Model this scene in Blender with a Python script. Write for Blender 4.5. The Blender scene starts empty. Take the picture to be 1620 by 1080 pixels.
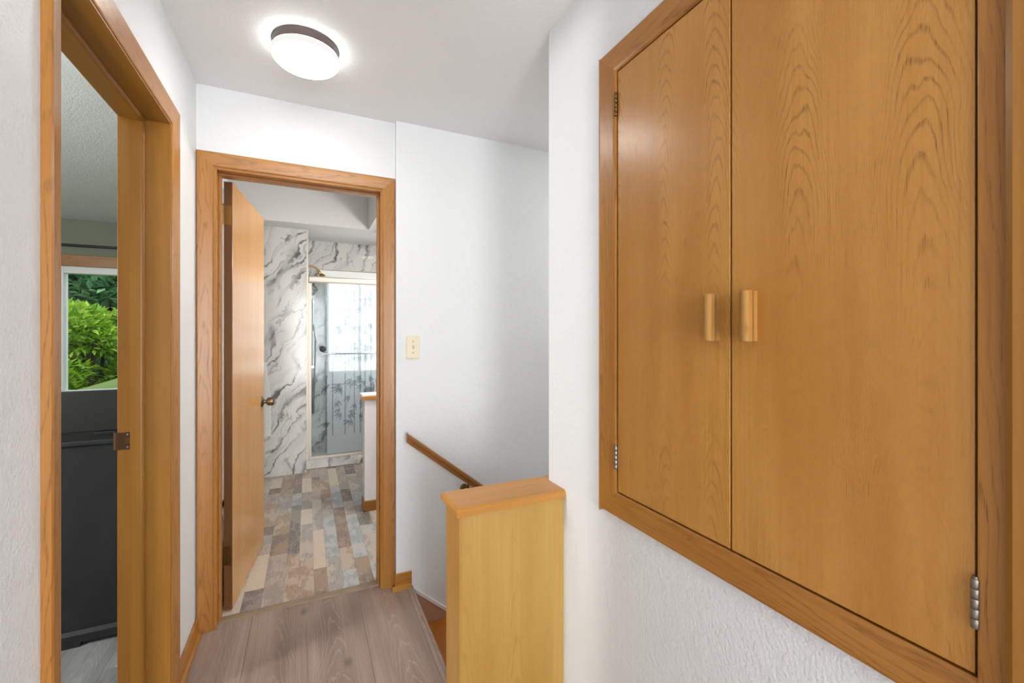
import bpy, bmesh, math, random
from mathutils import Vector, Matrix

# ------------------------------------------------------------------ camera, world, lights, exposure
S = bpy.context.scene
COL = S.collection
FPX, AX, HOR, EYE = 685.0, 487.0, 527.0, 1.31
YAW = math.atan((810.0 - AX) / FPX)
cd = bpy.data.cameras.new('camera'); cam = bpy.data.objects.new('camera', cd); COL.objects.link(cam)
cd.sensor_fit = 'HORIZONTAL'; cd.sensor_width = 36.0; cd.lens = FPX / 1620.0 * 36.0
cd.shift_y = -(540.0 - HOR) / 1620.0; cd.clip_start = 0.02; cd.clip_end = 200
cam.location = (0, 0, EYE); cam.rotation_euler = (math.pi / 2, 0, -YAW)
S.camera = cam

w = bpy.data.worlds.new('overcast_sky'); S.world = w; w.use_nodes = True
bg = w.node_tree.nodes['Background']; bg.inputs[0].default_value = (0.86, 0.93, 1.0, 1); bg.inputs[1].default_value = 2.2

S.view_settings.view_transform = 'Standard'; S.view_settings.look = 'None'
S.view_settings.exposure = -0.06; S.view_settings.gamma = 1.0; S.view_settings.use_curve_mapping = False


def area(name, loc, target, sx, sy, power, color=(1, 1, 1)):
    l = bpy.data.lights.new(name, 'AREA'); l.shape = 'RECTANGLE'; l.size = sx; l.size_y = sy
    l.energy = power; l.color = color
    o = bpy.data.objects.new(name, l); COL.objects.link(o); o.location = loc
    o.rotation_euler = (Vector(target) - Vector(loc)).to_track_quat('-Z', 'Y').to_euler()
    return o


sun = bpy.data.lights.new('sun', 'SUN'); sun.energy = 3.0; sun.angle = math.radians(8); sun.color = (1, .97, .9)
so = bpy.data.objects.new('sun', sun); COL.objects.link(so); so.rotation_euler = (math.radians(28), math.radians(8), math.radians(20))
area('added_hall_fill', (0.18, -2.52, 1.18), (0.18, 0, 1.30), 0.95, 2.0, 84, (1, .995, .985))  # soft fill added behind the camera, set at an invented wall opening
pl_ = bpy.data.lights.new('added_bathroom_fill', 'POINT'); pl_.energy = 36; pl_.shadow_soft_size = .1; pl_.color = (1, .97, .92)  # unseen fill added to brighten the bathroom, no fitting modelled
po_ = bpy.data.objects.new('added_bathroom_fill', pl_); COL.objects.link(po_); po_.location = (1.0, 2.95, 1.85)
area('added_stair_fill', (2.3, 1.83, 2.3), (1.6, 1.9, 0.4), 0.25, 0.25, 13, (1, .97, .92))  # unseen fill added to lift the right end of the back wall
bl_ = bpy.data.lights.new('added_bedroom_fill', 'POINT'); bl_.energy = 185; bl_.shadow_soft_size = .15; bl_.color = (.97, .99, 1)  # unseen fill added to brighten the bedroom and its ceiling
bo_ = bpy.data.objects.new('added_bedroom_fill', bl_); COL.objects.link(bo_); bo_.location = (-2.7, 1.3, 1.55)

# ------------------------------------------------------------------ node helpers


def sc(r, g, b):
    f = lambda v: (v / 255 / 12.92) if v / 255 <= .04045 else ((v / 255 + .055) / 1.055) ** 2.4
    return (f(r), f(g), f(b), 1)


class NT:
    def __init__(self, name):
        self.m = bpy.data.materials.new(name); self.m.use_nodes = True
        self.t = self.m.node_tree; self.n = self.t.nodes; self.l = self.t.links
        self.b = self.n['Principled BSDF']; self.out = self.n['Material Output']

    def node(self, typ, **kw):
        nd = self.n.new(typ)
        for k, v in kw.items(): setattr(nd, k, v)
        return nd

    def put(self, sock, v):
        if v is None: return
        if isinstance(v, bpy.types.NodeSocket): self.l.new(v, sock)
        else: sock.default_value = v

    def math(self, op, a, b=None, c=None):
        nd = self.node('ShaderNodeMath', operation=op)
        self.put(nd.inputs[0], a); self.put(nd.inputs[1], b); self.put(nd.inputs[2], c)
        return nd.outputs[0]

    def comb(self, x, y, z):
        nd = self.node('ShaderNodeCombineXYZ')
        for i, v in enumerate((x, y, z)): self.put(nd.inputs[i], v)
        return nd.outputs[0]

    def noise(self, vec, scale, detail=2, rough=.5, dist=0.):
        nd = self.node('ShaderNodeTexNoise'); self.put(nd.inputs['Vector'], vec)
        nd.inputs['Scale'].default_value = scale; nd.inputs['Detail'].default_value = detail
        nd.inputs['Roughness'].default_value = rough; nd.inputs['Distortion'].default_value = dist
        return nd.outputs['Fac']

    def ramp(self, v, lo, hi, a=0., b=1.):
        nd = self.node('ShaderNodeMapRange', interpolation_type='SMOOTHSTEP')
        self.put(nd.inputs['Value'], v)
        for k, x in (('From Min', lo), ('From Max', hi), ('To Min', a), ('To Max', b)): nd.inputs[k].default_value = x
        return nd.outputs['Result']

    def mix(self, f, a, b, blend='MIX'):
        nd = self.node('ShaderNodeMix', data_type='RGBA', blend_type=blend)
        self.put(nd.inputs[0], f); self.put(nd.inputs[6], a); self.put(nd.inputs[7], b)
        return nd.outputs[2]

    def obj(self):
        if not hasattr(self, '_o'):
            tc = self.node('ShaderNodeTexCoord'); sp = self.node('ShaderNodeSeparateXYZ')
            self.l.new(tc.outputs['Object'], sp.inputs[0]); self._o = (tc.outputs['Object'], sp.outputs)
        return self._o

    def rnd(self):
        if not hasattr(self, '_r'): self._r = self.node('ShaderNodeObjectInfo').outputs['Random']
        return self._r

    def bump(self, h, strength, dist=.002):
        nd = self.node('ShaderNodeBump'); self.put(nd.inputs['Height'], h)
        nd.inputs['Strength'].default_value = strength; nd.inputs['Distance'].default_value = dist
        self.l.new(nd.outputs[0], self.b.inputs['Normal'])

    def fin(self, color=None, rough=.5, metal=0., spec=.5):
        if color is not None: self.put(self.b.inputs['Base Color'], color)
        self.put(self.b.inputs['Roughness'], rough); self.b.inputs['Metallic'].default_value = metal
        self.b.inputs['Specular IOR Level'].default_value = spec
        return self.m


def plain(name, rgb, rough=.5, metal=0., spec=.5):
    return NT(name).fin(sc(*rgb), rough, metal, spec)


def paint(name, rgb, scale=260, strength=.25, rough=.55):
    t = NT(name); g = t.node('ShaderNodeNewGeometry').outputs['Position']
    a = t.noise(g, scale * .55, 3, .55); b = t.noise(g, scale * .14, 2, .5)
    t.bump(t.math('ADD', a, t.math('MULTIPLY', b, .8)), strength, .003)
    m = t.noise(g, 3.0, 3)
    return t.fin(t.mix(t.ramp(m, .3, .7, 0., .10), sc(*rgb), sc(rgb[0] - 14, rgb[1] - 14, rgb[2] - 13)), rough, 0, .35)


def wood(name, axis, light, dark, line, ring=(2600., 30., 3.0), line_amt=.4, pore_amt=.35, rough=.38, leaf=None, width=.16, knots=0., spec=.5, plain_amt=.5, pale=False):
    """axis: grain direction. ring=(curvature of the cathedrals, rings per metre along, wander)."""
    t = NT(name); vec, o = t.obj(); r = t.rnd(); i = 'xyz'.index(axis)
    v = o[i]; oth = [o[k] for k in range(3) if k != i]
    u = t.math('ADD', oth[0], oth[1])
    off = t.math('MULTIPLY', r, 41.7)
    if leaf:  # veneer leaves side by side, mirrored
        uu = t.math('PINGPONG', t.math('ADD', u, t.math('MULTIPLY', r, leaf * 2)), leaf)
        uu = t.math('SUBTRACT', uu, leaf * .45)
    else:
        uu = t.math('ADD', u, t.math('MULTIPLY', t.math('SUBTRACT', r, .5), .05))
    wob = t.noise(t.comb(t.math('MULTIPLY', uu, 2.), t.math('MULTIPLY', v, 2.2), off), 1., 2, .5)
    uw = t.math('ADD', uu, t.math('MULTIPLY', t.math('SUBTRACT', wob, .5), .09))
    n1 = t.noise(t.comb(t.math('MULTIPLY', uu, 7.), t.math('MULTIPLY', v, 1.6), off), 1., 2, .5)
    n2 = t.noise(t.comb(t.math('MULTIPLY', uu, 70.), t.math('MULTIPLY', v, 9.), off), 1., 2, .55)
    sq = t.math('MULTIPLY', t.math('MULTIPLY', uw, uw), ring[0])
    sq = t.math('MINIMUM', sq, t.math('ADD', t.math('MULTIPLY', t.math('ABSOLUTE', uw), ring[0] * .13), 0.))
    h = t.math('ADD', sq, t.math('MULTIPLY', v, ring[1]))
    h = t.math('ADD', h, t.math('MULTIPLY', n1, ring[2] * 2.5))
    h = t.math('ADD', h, t.math('MULTIPLY', n2, 1.1))
    kn = None
    if knots:
        vo = t.node('ShaderNodeTexVoronoi', voronoi_dimensions='2D'); t.put(vo.inputs['Vector'], t.comb(t.math('ADD', t.math('MULTIPLY', u, 2.6), off), t.math('MULTIPLY', v, 1.3), 0.))
        vo.inputs['Scale'].default_value = 1.5
        kd = t.math('ADD', vo.outputs['Distance'], t.math('MULTIPLY', t.math('SUBTRACT', n2, .5), .16))
        kn = t.ramp(kd, .015, .15, 1., 0.)
        h = t.math('ADD', h, t.math('MULTIPLY', kn, 8.))
    fr = t.math('FRACT', h)
    c0 = 1. - width
    ln = t.math('MULTIPLY', t.ramp(fr, c0 - width * 1.2, c0), t.ramp(fr, c0 + width * .55, 1.0, 1., 0.))
    zone = t.ramp(t.noise(t.comb(t.math('MULTIPLY', uu, 9.), t.math('MULTIPLY', v, 1.4), t.math('ADD', off, 7.)), 1., 2, .5), .36, .62, 1. - plain_amt, 1.)
    ln = t.math('MULTIPLY', ln, zone)
    p = t.noise(t.comb(t.math('MULTIPLY', u, 700.), t.math('MULTIPLY', v, 22.), off), 1., 2, .6)
    pores = t.ramp(p, .52, .68)
    p2 = t.noise(t.comb(t.math('MULTIPLY', u, 190.), t.math('MULTIPLY', v, 2.6), off), 1., 3, .6)
    tone = t.noise(t.comb(t.math('MULTIPLY', u, 9.), t.math('MULTIPLY', v, 1.0), off), 1., 3, .55)
    c = t.mix(t.ramp(tone, .3, .72), sc(*light), sc(*dark))
    c = t.mix(t.ramp(p2, .38, .72, 0., .5), c, sc(*dark))
    dash = t.math('ADD', t.math('MULTIPLY', pores, .5), .5)
    c = t.mix(t.math('MULTIPLY', t.math('MULTIPLY', ln, dash), line_amt), c, sc(*line))
    pm = t.math('MULTIPLY', pores, t.math('ADD', t.math('MULTIPLY', ln, .8), .2))
    c = t.mix(t.math('MULTIPLY', pm, pore_amt), c, sc(line[0] * .8, line[1] * .76, line[2] * .7))
    if knots:
        c = t.mix(t.math('MULTIPLY', t.ramp(kd, .0, .09, 1., 0.), knots), c, sc(96, 84, 78))
    t.bump(t.math('ADD', pm, t.math('MULTIPLY', ln, .4)), .08, -.0006)
    return t.fin(c, t.math('ADD', t.math('MULTIPLY', pm, .15), rough), 0, spec)


M = {}
for a in 'xyz':
    M['oak_' + a] = wood('oak_trim_' + a, a, (176, 122, 54), (156, 100, 38), (98, 58, 22), ring=(1500., 5., 2.4), line_amt=.5, pore_amt=.55, rough=.3)
    M['aged_' + a] = wood('aged_jamb_' + a, a, (152, 104, 36), (134, 87, 25), (110, 68, 18), ring=(600., 3., 1.2), line_amt=.12, pore_amt=.1, rough=.34)
    M['rail_' + a] = wood('dark_oak_rail_' + a, a, (156, 106, 52), (132, 84, 36), (84, 50, 20), ring=(1600., 6., 1.6), line_amt=.45, pore_amt=.4, rough=.34)
M['door_veneer'] = wood('honey_veneer_door', 'z', (206, 152, 82), (196, 138, 68), (172, 114, 54), ring=(500., 5., 1.6), line_amt=.06, pore_amt=.10, rough=.17, leaf=.25, width=.2)
M['door_edge'] = wood('shaded_raw_door_edge', 'z', (112, 74, 34), (92, 58, 24), (70, 42, 18), ring=(600., 4., 1.6), line_amt=.2, pore_amt=.2, rough=.4)  # dark tone carries the shade on the unpolished hinge edge
M['cab_veneer'] = wood('oak_veneer_cabinet', 'z', (196, 142, 70), (178, 121, 51), (108, 63, 24), ring=(2400., 24., 3.6), line_amt=.6, pore_amt=.55, rough=.27, leaf=.16, plain_amt=.85)
M['panel_oak'] = wood('yellow_panel_oak', 'z', (184, 148, 78), (170, 130, 58), (128, 86, 34), ring=(1500., 6., 2.2), line_amt=.34, pore_amt=.25, rough=.42, leaf=.2, plain_amt=.7)
M['post_oak'] = wood('yellow_panel_oak_end', 'z', (184, 140, 72), (170, 122, 54), (138, 92, 38), ring=(1200., 5., 1.6), line_amt=.22, pore_amt=.22, rough=.42)
M['cap_oak'] = wood('honey_cap_oak', 'x', (192, 138, 66), (176, 120, 50), (126, 78, 32), ring=(1200., 5., 2.), line_amt=.3, pore_amt=.4, rough=.34)
M['tread_oak'] = wood('orange_tread_oak', 'y', (184, 116, 40), (164, 96, 28), (110, 62, 18), ring=(1500., 8., 1.6), line_amt=.35, pore_amt=.4, rough=.35)
M['hall_plank'] = wood('grey_brown_vinyl_plank', 'y', (158, 138, 126), (122, 103, 92), (192, 176, 165), ring=(800., 10., 2.6), line_amt=.42, pore_amt=.0, rough=.42, width=.13, knots=.85, spec=.35, plain_amt=.8)
M['bed_plank'] = wood('grey_vinyl_plank', 'y', (138, 136, 134), (100, 98, 98), (168, 166, 164), ring=(900., 12., 2.2), line_amt=.5, pore_amt=0., rough=.45, knots=.5, spec=.35)
M['white'] = paint('white_wall_paint', (226, 228, 230), 250, .6, .5)
M['ceil'] = paint('white_ceiling_paint', (238, 239, 239), 210, .8, .6)
M['bath_wall'] = paint('grey_white_bathroom_paint', (218, 218, 216), 200, .1, .5)
M['sage'] = paint('sage_grey_wall_paint', (132, 136, 120), 240, .15, .6)
M['white_gloss'] = plain('white_gloss_trim', (236, 236, 234), .3)
M['tan'] = plain('tan_skirt_board', (196, 160, 136), .6)
M['brass'] = plain('aged_brass', (176, 142, 84), .28, 1.)
M['dark_brass'] = plain('darkened_brass', (120, 92, 54), .35, 1.)
M['antique'] = plain('antique_brass', (122, 108, 84), .3, 1.)
M['bronze'] = plain('brown_bronze', (92, 62, 44), .38, .7)
M['steel'] = plain('brushed_steel', (150, 145, 136), .42, 1.)
M['chrome'] = plain('chrome', (205, 208, 210), .14, 1.)
M['nickel'] = plain('warm_nickel', (206, 198, 186), .42, .6)
M['ivory'] = plain('ivory_plastic', (226, 216, 190), .35)
M['screw'] = plain('screw_slot', (120, 112, 92), .5)
M['fixture'] = plain('dark_taupe_metal', (96, 84, 82), .42, .35)
M['black'] = plain('black_metal', (14, 14, 14), .4)
M['dark'] = plain('dark_void_wood', (34, 22, 12), .8)
M['scale_glass'] = plain('black_scale_glass', (22, 26, 32), .12)
M['foam'] = plain('white_cotton', (248, 248, 247), .9)
M['lawn'] = plain('lawn', (92, 120, 50), .9)
M['canopy'] = plain('olive_canvas', (92, 112, 50), .8)
M['bark'] = plain('bark', (66, 54, 42), .9)
M['strip'] = wood('threshold_strip', 'x', (150, 132, 108), (128, 110, 88), (96, 80, 62), ring=(2000., 8., 1.5), line_amt=.35, pore_amt=.3, rough=.4)


def furn():
    t = NT('charcoal_painted_wood'); vec, o = t.obj()
    n = t.noise(t.comb(t.math('MULTIPLY', o[0], 9.), t.math('MULTIPLY', o[1], 9.), t.math('MULTIPLY', o[2], 4.)), 1., 4, .6, .6)
    return t.fin(t.mix(t.ramp(n, .3, .7), sc(23, 24, 25), sc(33, 34, 35)), .5, 0, .4)


M['charcoal'] = furn()
M['black_wood'] = plain('black_painted_wood', (19, 19, 19), .5)


def marble():
    t = NT('white_marble_panel'); g = t.node('ShaderNodeNewGeometry').outputs['Position']
    sp = t.node('ShaderNodeSeparateXYZ'); t.l.new(g, sp.inputs[0]); X, Y, Z = sp.outputs
    h = t.math('ADD', X, t.math('MULTIPLY', Y, .37))
    # rotate so veins climb to the right
    a = math.radians(57); ca, sa = math.cos(a), math.sin(a)
    al = t.math('ADD', t.math('MULTIPLY', h, ca), t.math('MULTIPLY', Z, sa))
    ac = t.math('SUBTRACT', t.math('MULTIPLY', Z, ca), t.math('MULTIPLY', h, sa))
    d1 = t.noise(t.comb(t.math('MULTIPLY', al, 3.2), t.math('MULTIPLY', ac, 3.2), 3.1), 1., 4, .6)
    d2 = t.noise(t.comb(t.math('MULTIPLY', al, 14.), t.math('MULTIPLY', ac, 14.), 8.1), 1., 3, .6)
    acd = t.math('ADD', ac, t.math('ADD', t.math('MULTIPLY', t.math('SUBTRACT', d1, .5), .34), t.math('MULTIPLY', t.math('SUBTRACT', d2, .5), .035)))
    def vein(fa, fc, seed, wd):
        n = t.noise(t.comb(t.math('MULTIPLY', al, fa), t.math('MULTIPLY', acd, fc), seed), 1., 1, .5)
        return t.ramp(t.math('ABSOLUTE', t.math('SUBTRACT', n, .5)), 0., wd, 1., 0.)
    v1 = vein(1.2, 8., 1.7, .055); v2 = vein(2.2, 13., 9.3, .035); sm = vein(1.4, 6.5, 21.3, .13)
    amp = t.ramp(t.noise(t.comb(t.math('MULTIPLY', al, 3.0), t.math('MULTIPLY', ac, 6.), 5.), 1., 3, .55), .34, .60, .10, 1.)
    c = t.mix(t.math('MULTIPLY', sm, .38), sc(210, 209, 205), sc(176, 176, 178))
    c = t.mix(t.math('MULTIPLY', t.math('MULTIPLY', v2, amp), .55), c, sc(120, 120, 124))
    c = t.mix(t.math('MULTIPLY', t.math('MULTIPLY', v1, amp), .88), c, sc(62, 62, 68))
    return t.fin(c, .12, 0, .5)


M['marble'] = marble()


def patch(name, a, b, c):
    t = NT(name); vec, o = t.obj(); off = t.math('MULTIPLY', t.rnd(), 53.)
    g = t.noise(t.comb(t.math('MULTIPLY', o[0], 170.), t.math('MULTIPLY', o[1], 14.), off), 1., 3, .65)
    p = t.noise(t.comb(t.math('MULTIPLY', o[0], 9.), t.math('MULTIPLY', o[1], 4.), off), 1., 5, .7)
    f = t.noise(t.comb(t.math('MULTIPLY', o[0], 60.), t.math('MULTIPLY', o[1], 40.), off), 1., 3, .7)
    col = t.mix(t.ramp(g, .35, .68), sc(*a), sc(*b))
    col = t.mix(t.ramp(p, .47, .53, 0., .85), col, sc(*c))
    col = t.mix(t.ramp(f, .55, .75, 0., .3), col, sc(206, 196, 184))
    return t.fin(col, .36, 0, .4)


PATCH = [patch('cream_patch', (204, 190, 172), (192, 176, 158), (200, 188, 172)),
         patch('tan_patch', (168, 146, 126), (150, 128, 110), (182, 168, 152)),
         patch('brown_patch', (138, 120, 108), (118, 104, 96), (158, 136, 116)),
         patch('grey_patch', (166, 160, 154), (146, 140, 136), (186, 176, 164)),
         patch('blue_grey_patch', (160, 166, 168), (144, 150, 153), (180, 180, 176)),
         patch('dark_patch', (122, 114, 112), (104, 98, 98), (150, 140, 132)),
         patch('greige_patch', (180, 168, 156), (160, 148, 138), (150, 140, 134))]


def emit(name, rgb, s):
    t = NT(name); e = t.node('ShaderNodeEmission'); e.inputs[0].default_value = sc(*rgb); e.inputs[1].default_value = s
    t.l.new(e.outputs[0], t.out.inputs[0]); return t.m


def opal():
    t = NT('lit_opal_glass'); sp = t.node('ShaderNodeSeparateXYZ'); t.l.new(t.node('ShaderNodeNewGeometry').outputs['True Normal'], sp.inputs[0])
    e = t.node('ShaderNodeEmission'); e.inputs[0].default_value = sc(255, 253, 248)
    t.l.new(t.ramp(t.math('ABSOLUTE', sp.outputs[2]), .45, .95, 1.0, 32.), e.inputs[1]); t.l.new(e.outputs[0], t.out.inputs[0]); return t.m


M['dome'] = opal()
M['bath_lamp'] = emit('lit_bathroom_lamp', (255, 246, 228), 14.)


def glass(name, tint, refl=.1):
    t = NT(name); tr = t.node('ShaderNodeBsdfTransparent'); tr.inputs[0].default_value = tint
    gl = t.node('ShaderNodeBsdfGlossy'); gl.inputs['Roughness'].default_value = .02
    lw = t.node('ShaderNodeLayerWeight'); lw.inputs[0].default_value = .08
    mx = t.node('ShaderNodeMixShader'); t.l.new(t.math('ADD', t.math('MULTIPLY', lw.outputs['Fresnel'], .6), refl * .05), mx.inputs[0])
    t.l.new(tr.outputs[0], mx.inputs[1]); t.l.new(gl.outputs[0], mx.inputs[2]); t.l.new(mx.outputs[0], t.out.inputs[0])
    return t.m


M['glass'] = glass('clear_window_glass', (.96, .98, .97, 1))
M['shower_glass'] = glass('shower_glass', (.93, .96, .97, 1), .05)


def film(name, rgb, alpha, transl=.5):
    t = NT(name); tr = t.node('ShaderNodeBsdfTransparent')
    d = t.node('ShaderNodeBsdfDiffuse'); d.inputs[0].default_value = sc(*rgb)
    tl = t.node('ShaderNodeBsdfTranslucent'); tl.inputs[0].default_value = sc(*rgb)
    m1 = t.node('ShaderNodeMixShader'); m1.inputs[0].default_value = transl
    t.l.new(d.outputs[0], m1.inputs[1]); t.l.new(tl.outputs[0], m1.inputs[2])
    m2 = t.node('ShaderNodeMixShader'); m2.inputs[0].default_value = alpha
    t.l.new(tr.outputs[0], m2.inputs[1]); t.l.new(m1.outputs[0], m2.inputs[2]); t.l.new(m2.outputs[0], t.out.inputs[0])
    return t.m


M['film'] = film('frosted_film', (232, 238, 241), .60, .55)
M['bamboo'] = film('unlit_bamboo_print', (132, 144, 154), .17, .4)  # print toned down below the window, where the wall behind is dim
M['bamboo_backlit'] = film('backlit_bamboo_print', (236, 240, 243), .16, .5)  # same print, window backlight put into a paler colour


def frost():
    t = NT('frosted_daylit_pane'); g = t.node('ShaderNodeNewGeometry').outputs['Position']
    n = t.noise(g, 6., 3)
    e = t.node('ShaderNodeEmission'); t.l.new(t.mix(t.ramp(n, .3, .7), sc(250, 250, 250), sc(240, 243, 246)), e.inputs[0])
    e.inputs[1].default_value = 4.4; t.l.new(e.outputs[0], t.out.inputs[0]); return t.m


M['frost'] = frost()


def leafmat(name, a, b, c):
    t = NT(name); g = t.node('ShaderNodeNewGeometry')
    n = t.node('ShaderNodeTexWhiteNoise', noise_dimensions='1D'); t.l.new(g.outputs['Random Per Island'], n.inputs['W'])
    col = t.mix(t.ramp(n.outputs['Value'], 0., .7), sc(*a), sc(*b)); col = t.mix(t.ramp(n.outputs['Value'], .86, 1.), col, sc(*c))
    t.fin(col, .42, 0, .4)
    tl = t.node('ShaderNodeBsdfTranslucent'); t.l.new(col, tl.inputs[0])
    mx = t.node('ShaderNodeMixShader'); mx.inputs[0].default_value = .35
    t.l.new(t.b.outputs[0], mx.inputs[1]); t.l.new(tl.outputs[0], mx.inputs[2]); t.l.new(mx.outputs[0], t.out.inputs[0])
    return t.m


M['leaf_bright'] = leafmat('bright_green_leaf', (96, 142, 34), (150, 186, 58), (196, 206, 96))
M['leaf_mid'] = leafmat('mid_green_leaf', (70, 112, 36), (112, 152, 54), (150, 180, 84))
M['leaf_dark'] = leafmat('deep_green_leaf', (62, 108, 66), (104, 150, 104), (136, 176, 130))

# ------------------------------------------------------------------ geometry helpers


def wmat(o):
    m = o.matrix_basis.copy()
    if o.parent: m = wmat(o.parent) @ o.matrix_parent_inverse @ m
    return m


def put(o, parent=None, local=False):
    if parent is not None:
        o.parent = parent
        if not local: o.matrix_parent_inverse = wmat(parent).inverted()
    return o


def from_bm(name, bm, mat, parent=None, local=False, origin=None, smooth=False):
    bmesh.ops.recalc_face_normals(bm, faces=bm.faces[:])
    if origin is None:
        xs = [v.co for v in bm.verts]
        origin = Vector([(min(c[i] for c in xs) + max(c[i] for c in xs)) / 2 for i in range(3)])
    origin = Vector(origin)
    for v in bm.verts: v.co -= origin
    me = bpy.data.meshes.new(name); bm.to_mesh(me); bm.free()
    if smooth:
        for p in me.polygons: p.use_smooth = True
    me.materials.append(M[mat] if isinstance(mat, str) else mat)
    o = bpy.data.objects.new(name, me); COL.objects.link(o); o.location = origin
    return put(o, parent, local)


def add_box(bm, x0, x1, y0, y1, z0, z1, bevel=0., seg=2):
    vs = [bm.verts.new((x, y, z)) for x in (x0, x1) for y in (y0, y1) for z in (z0, z1)]
    fs = [bm.faces.new([vs[i] for i in f]) for f in ((0, 1, 3, 2), (4, 6, 7, 5), (0, 4, 5, 1), (2, 3, 7, 6), (0, 2, 6, 4), (1, 5, 7, 3))]
    if bevel:
        es = list({e for f in fs for e in f.edges})
        bmesh.ops.bevel(bm, geom=es, offset=bevel, segments=seg, affect='EDGES', profile=.5)


def box(name, x0, x1, y0, y1, z0, z1, mat, parent=None, bevel=0., local=False, seg=2):
    bm = bmesh.new(); add_box(bm, x0, x1, y0, y1, z0, z1, bevel, seg)
    return from_bm(name, bm, mat, parent, local)


def boxes(name, lst, mat, parent=None, origin=None):
    bm = bmesh.new()
    for b in lst: add_box(bm, *b)
    return from_bm(name, bm, mat, parent, origin=origin)


def add_prism(bm, pts, vec):
    vec = Vector(vec); a = [bm.verts.new(p) for p in pts]; b = [bm.verts.new(Vector(p) + vec) for p in pts]
    bm.faces.new(a); bm.faces.new(b[::-1]); n = len(a)
    for i in range(n): bm.faces.new((a[i], b[i], b[(i + 1) % n], a[(i + 1) % n]))


def prism(name, pts, vec, mat, parent=None, local=False):
    bm = bmesh.new(); add_prism(bm, pts, vec); return from_bm(name, bm, mat, parent, local)


def add_lathe(bm, prof, loc, axis, seg=32):
    """prof: [(r, h)], turned about axis through loc"""
    ax = Vector(axis).normalized(); q = Vector((0, 0, 1)).rotation_difference(ax).to_matrix(); loc = Vector(loc); rings = []
    for r, h in prof:
        if r < 1e-6: rings.append([bm.verts.new(loc + q @ Vector((0, 0, h)))])
        else: rings.append([bm.verts.new(loc + q @ Vector((r * math.cos(2 * math.pi * k / seg), r * math.sin(2 * math.pi * k / seg), h))) for k in range(seg)])
    for A, B in zip(rings, rings[1:]):
        for k in range(seg):
            k2 = (k + 1) % seg
            if len(A) == 1 and len(B) == 1: continue
            if len(A) == 1: bm.faces.new((A[0], B[k], B[k2]))
            elif len(B) == 1: bm.faces.new((A[k], A[k2], B[0]))
            else: bm.faces.new((A[k], A[k2], B[k2], B[k]))


def lathe(name, prof, loc, axis, mat, parent=None, local=False, seg=32):
    bm = bmesh.new(); add_lathe(bm, prof, loc, axis, seg)
    o = from_bm(name, bm, mat, parent, local, smooth=True)
    o.data.set_sharp_from_angle(angle=math.radians(35)); return o


def add_tube(bm, pts, r, seg=10):
    pts = [Vector(p) for p in pts]; rings = []; n = len(pts)
    for i, p in enumerate(pts):
        d = (pts[min(i + 1, n - 1)] - pts[max(i - 1, 0)]).normalized()
        s = d.cross(Vector((0, 0, 1))); s = d.cross(Vector((0, 1, 0))) if s.length < .1 else s
        s.normalize(); t = s.cross(d)
        rings.append([bm.verts.new(p + (s * math.cos(2 * math.pi * k / seg) + t * math.sin(2 * math.pi * k / seg)) * r) for k in range(seg)])
    for A, B in zip(rings, rings[1:]):
        for k in range(seg): bm.faces.new((A[k], A[(k + 1) % seg], B[(k + 1) % seg], B[k]))
    bm.faces.new(rings[0][::-1]); bm.faces.new(rings[-1])


def tube(name, pts, r, mat, parent=None, local=False, seg=10):
    bm = bmesh.new(); add_tube(bm, pts, r, seg)
    o = from_bm(name, bm, mat, parent, local, smooth=True); o.data.set_sharp_from_angle(angle=math.radians(50)); return o


def empty(name, loc=(0, 0, 0), rz=0.):
    o = bpy.data.objects.new(name, None); COL.objects.link(o); o.location = loc; o.rotation_euler = (0, 0, rz); o.empty_display_size = .05
    return o


def tag(o, label=None, cat=None, group=None, kind=None):
    if label: o['label'] = label
    if cat: o['category'] = cat
    if group: o['group'] = group
    if kind: o['kind'] = kind
    return o


def struct(o, label=None, cat=None): return tag(o, label, cat, kind='structure')


PROF = [(0, 0), (0, .006), (.004, .008), (.046, .0150), (.058, .0165), (.063, .0145), (.064, 0)]


def casing(name, start, along, length, outward, normal, mitre0, mitre1, mat, parent, prof=PROF, width=None):
    s = Vector(start); al = Vector(along); ou = Vector(outward); no = Vector(normal); k = (width / prof[-1][0]) if width else 1.
    bm = bmesh.new(); A = []; B = []
    for d, t in prof:
        d *= k
        A.append(bm.verts.new(s + ou * d + no * t - al * (d if mitre0 else 0)))
        B.append(bm.verts.new(s + al * length + ou * d + no * t + al * (d if mitre1 else 0)))
    bm.faces.new(A[::-1]); bm.faces.new(B); n = len(A)
    for i in range(n): bm.faces.new((A[i], A[(i + 1) % n], B[(i + 1) % n], B[i]))
    return from_bm(name, bm, mat, parent)


# ================================================================== STRUCTURE
XL, XR, YB, YR, ZC = -0.44, 0.79, 2.295, 2.264, 2.40

# --- walls of the hall
o = boxes('wall_left', [(-.576, XL, -2.6, 1.12, 0, ZC), (-.576, XL, 1.91, YB, 0, ZC), (-.576, XL, 1.12, 1.91, 2.065, ZC)], 'white'); struct(o, 'white textured hall wall with the left doorway')
o = boxes('wall_back', [(-.576, -.385, YB, 2.41, 0, ZC), (.355, .41, YB, 2.41, 0, ZC), (-.385, .355, YB, 2.41, 2.065, ZC), (.41, 3.2, YR, 2.41, -2.6, ZC)], 'white'); struct(o, 'white wall with the bathroom doorway and light switch')
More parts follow.
